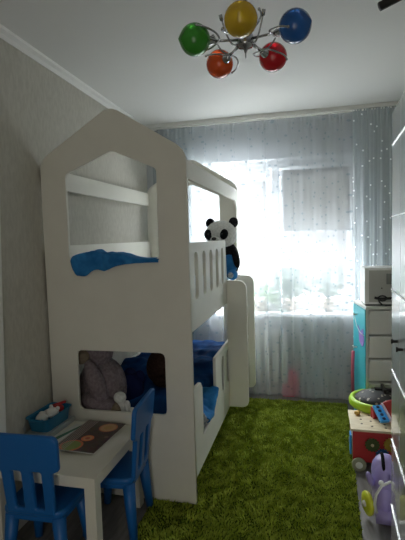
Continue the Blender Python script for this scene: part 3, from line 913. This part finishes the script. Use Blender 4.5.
obj('side_rail', bm, mat('pale_pink_plastic', (.72, .55, .62), .4), t, bevel=.006, label='pale pink side rail')
bm = B(); box(bm, -.03, .05, .02, .06, 0, .07)
obj('stand', bm, M_red, t, bevel=.003, label='red stand')

# ------------------------------------------------------------------ lilac ride-on toy
t = thing('toy_vacuum', (.365, 2.38, 0), 'lilac rounded toy on a yellow wheel, standing on the floor against the wardrobe', 'toy', rz=-.06)
bm = B()
# shell: rounded arch profile in y-z widened in x
secs = []
prof_ = [(-.085, .055, .055), (-.09, .12, .062), (-.085, .20, .066), (-.06, .27, .066), (-.015, .325, .060), (.04, .345, .052), (.09, .31, .045)]
for yy, zz, hw in prof_:
    pass
ell(bm, (.0, .0, .17), (.062, .095, .125))
ell(bm, (.0, -.03, .12), (.058, .085, .105))
obj('shell', bm, M_purp, t, True)
bm = B(); ell(bm, (.015, .03, .225), (.074, .095, .088)); 
obj('hood', bm, M_purp, t, True)
bm = B(); tube(bm, arc((-.002, .03, .225), .090, -.5, pi-.2, (0, -1, 0), (.0, 0, 1), 18), .009, 8)
for v in bm.verts: v.co.z = .225 + (v.co.z-.225)*.95
obj('seam_band', bm, M_pblack, t, True, 'dark slit over the hood')
for x_, rr in ((-.052, 0), (.065, 0)):
    bm = B(); ell(bm, (x_-.018, -.062, .222), (.016, .026, .046), RX(.35) @ RY(-.35))
    obj('ear', bm, M_purp, t, True)
bm = B(); box(bm, -.045, .055, -.135, .02, .03, .085)
obj('base', bm, M_purp, t, bevel=.018, smooth=True)
wl = obj('wheel', lathe(B(), [(0, .014), (.04, .016), (.058, .008), (.062, 0), (.058, -.012), (0, -.012)], (-.082, -.050, .080), 30, RZ(.35) @ RY(-pi/2)), M_yel, t, True, 'yellow wheel')
obj('hub_cap', lathe(B(), [(0, .012), (.014, .010), (.018, 0)], (-.094, -.055, .08), 16, RZ(.35) @ RY(-pi/2)), M_white, wl, True, 'white hub')
obj('wheel', lathe(B(), [(0, .014), (.04, .016), (.058, .008), (.062, 0), (.058, -.012), (0, -.012)], (.085, -.045, .064), 30, RY(pi/2)), M_yel, t, True, 'yellow wheel')
bm = B(); tube(bm, [(.06, -.10, .245), (.02, -.12, .25), (-.02, -.125, .225), (-.045, -.13, .18), (-.052, -.13, .13), (-.04, -.128, .075)], .007, 10)
obj('hose', bm, M_ivory, t, True, 'pale hose')
bm = B(); ell(bm, (-.02, -.115, .235), (.014, .014, .014)); ell(bm, (.045, -.135, .085), (.014, .012, .012))
obj('hose_joint', bm, M_ivory, t, True, 'pale round joint')

# ------------------------------------------------------------------ plants on the sill
def pot(t, r, h):
    obj('pot', lathe(B(), [(0, 0), (r*.7, 0), (r, h), (r*1.05, h), (r*1.05, h-.015), (r*.9, h-.012), (0, h-.015)], seg=28), M_pot, t, True, 'clay coloured pot')
    obj('soil', lathe(B(), [(0, h-.012), (r*.88, h-.013)], seg=24), M_soil, t)
def fern(loc, r, h, n, L, label, m, seed):
    t = thing('potted_fern', loc, label, 'plant')
    pot(t, r, h)
    rn = random.Random(seed)
    bm = B()
    for k in range(n):
        a = 2*pi*k/n + rn.uniform(-.3, .3); ln = L*rn.uniform(.7, 1.1); rise = rn.uniform(.5, 1.3)
        pts = []
        for i in range(13):
            q = i/12
            pts.append(Vector((math.cos(a)*ln*q*.75, math.sin(a)*ln*q*.26, h + ln*(rise*q - .95*q*q))))
        tube(bm, pts, .0018, 4)
        for i in range(2, 13):
            q = i/12; p = pts[i]; tg = (pts[i]-pts[i-1]).normalized(); sd = tg.cross(Vector((0, 1, 0))).normalized()
            wl_ = .05*math.sin(q*pi*.9+.3)+.008
            for s in (-1, 1):
                e = p + sd*s*wl_ + tg*.02
                v = [bm.verts.new(c) for c in (p-tg*.006, p+tg*.006, e)]
                bm.faces.new(v)
    o = obj('foliage', bm, m, t)
    return t
def bush(loc, r, h, n, R, label, m, seed):
    t = thing('potted_plant', loc, label, 'plant')
    pot(t, r, h)
    rn = random.Random(seed)
    bm = B()
    for k in range(n):
        a, b = rn.uniform(0, 2*pi), rn.uniform(0, 1)
        p = Vector((math.cos(a)*R*b, math.sin(a)*min(.06, R*b*.4), h+.04+rn.uniform(0, R*1.25)))
        if k % 5 == 0: tube(bm, [(0, 0, h-.01), (p.x*.4, p.y*.4, h+(p.z-h)*.6), p], .002, 4)
        d = Vector((rn.uniform(-1, 1), rn.uniform(-.4, .4), rn.uniform(-.6, 1))).normalized()
        s = d.cross(Vector((rn.uniform(-.3, .3), 1, rn.uniform(-.3, .3)))).normalized()
        L_, W_ = rn.uniform(.03, .05), rn.uniform(.008, .014)
        v = [bm.verts.new(c) for c in (p, p+d*L_*.5+s*W_, p+d*L_, p+d*L_*.5-s*W_)]
        bm.faces.new(v)
    obj('foliage', bm, m, t)
    return t
fern((-.48, 4.20, WZ0), .075, .12, 16, .36, 'arching green fern in a pot on the left part of the window sill', M_leafA, 4)
bush((-.18, 4.19, WZ0), .06, .11, 260, .20, 'bushy small-leaved potted plant beside the fern on the window sill', M_leafB, 6)
bush((.16, 4.19, WZ0), .06, .10, 150, .22, 'leafy potted plant on the right part of the window sill', M_leafB, 8)

# things half seen behind the curtain
bm = B(); ell(bm, (-.17, 4.0, .0), (.001, .001, .001)) if False else None
bm = B(); box(bm, -.26, -.12, 4.035, 4.095, 0, .24)
tag(obj('toy_box', bm, M_pink, bevel=.015), 'pink toy box on the floor behind the sheer curtain', 'box')

# ------------------------------------------------------------------ chandelier
HX, HY, HZ = -.262, 1.95, 2.345
t = thing('chandelier', (HX, HY, HZ), 'chrome five-arm ceiling lamp with five coloured glass globes', 'ceiling lamp')
obj('hub', lathe(B(), [(0, -.055), (.006, -.05), (.010, -.035), (.03, -.03), (.036, -.012), (.036, .012), (.03, .03), (.012, .036), (.008, .05), (0, .05)], seg=28), M_steel, t, True)
bm = B(); tube(bm, [(0, 0, .04), (0, 0, CEIL-HZ-.03)], .008, 12)
obj('stem', bm, M_steel, t, True)
obj('ceiling_cup', lathe(B(), [(0, CEIL-HZ-.05), (.03, CEIL-HZ-.045), (.07, CEIL-HZ-.02), (.085, CEIL-HZ-.001), (0, CEIL-HZ-.001)], seg=36), M_steel, t, True)
globes = [('green', -.463, 1.855, 2.335), ('yellow', -.250, 1.742, 2.335), ('blue', -.049, 1.860, 2.335), ('red', -.158, 2.128, 2.33), ('orange', -.412, 2.130, 2.33)]
for nm, gx, gy, gz in globes:
    c = Vector((gx-HX, gy-HY, gz-HZ)); d = Vector((c.x, c.y, 0)).normalized(); sd = Vector((-d.y, d.x, 0)); upv = Vector((0, 0, 1))
    R_ = .065
    inner = c - d*(R_+.002)
    arm = B(); tube(arm, [d*.03, inner - d*.02], .0055, 10)
    a_ = obj('arm', arm, M_steel, t, True)
    bm = B(); tube(bm, [inner-d*.026, inner-d*.012, inner+d*.004, inner+d*.012], [.008, .016, .020, .022], 16)
    obj('socket', bm, M_steel, a_, True)
    # globe, slightly pointed at its outer end
    rot = d.to_track_quat('Z', 'Y').to_matrix().to_4x4()
    pr = [(0, -R_)] + [(R_*math.sin(a)*(1.0), -R_*math.cos(a)) for a in [pi*k/18 for k in range(1, 16)]] + [(R_*.30, R_*.97), (R_*.10, R_*1.06), (0, R_*1.1)]
    bm = lathe(B(), pr, c, 28, rot)
    obj('glass_globe', bm, M_globe[nm], t, True, nm+' glass globe')
    # curled chrome loops hugging the globe
    for s in (-1, 1):
        p0 = inner - d*.035
        pts = [p0, p0 + sd*s*.030 + d*.003, p0 + sd*s*.058 + d*.028 + upv*s*.01, c + sd*s*(R_+.012) - d*.025 + upv*s*.02, c + sd*s*(R_+.006) + d*.005 + upv*s*.028]
        # smooth
        P = []
        for i in range(len(pts)-1):
            a0 = pts[max(i-1, 0)]; a1 = pts[i]; a2 = pts[i+1]; a3 = pts[min(i+2, len(pts)-1)]
            for k in range(5):
                q = k/5
                P.append(.5*((2*a1)+(-a0+a2)*q+(2*a0-5*a1+4*a2-a3)*q*q+(-a0+3*a1-3*a2+a3)*q**3))
        P.append(pts[-1])
        bm = B(); tube(bm, P, .0038, 8); ell(bm, pts[-1], (.006, .006, .006), None, 10, 8)
        obj('curl', bm, M_steel, t, True)
for k, a0 in enumerate([(globes[i], globes[(i+1) % 5]) for i in range(5)]):
    m1 = (Vector((a0[0][1], a0[0][2], 0)) + Vector((a0[1][1], a0[1][2], 0)))/2 - Vector((HX, HY, 0))
    d = m1.normalized(); upv = Vector((0, 0, 1))
    P = [d*(.03+.12*q) + upv*(-.005-.045*math.sin(q*pi)+.05*q*q) for q in [i/10 for i in range(11)]]
    bm = B(); tube(bm, P, .0036, 8); tube(bm, [P[-1]-d*.003-upv*.008, P[-1]+d*.006+upv*.012], .0075, 12)
    obj('curl_with_knob', bm, M_steel, t, True)
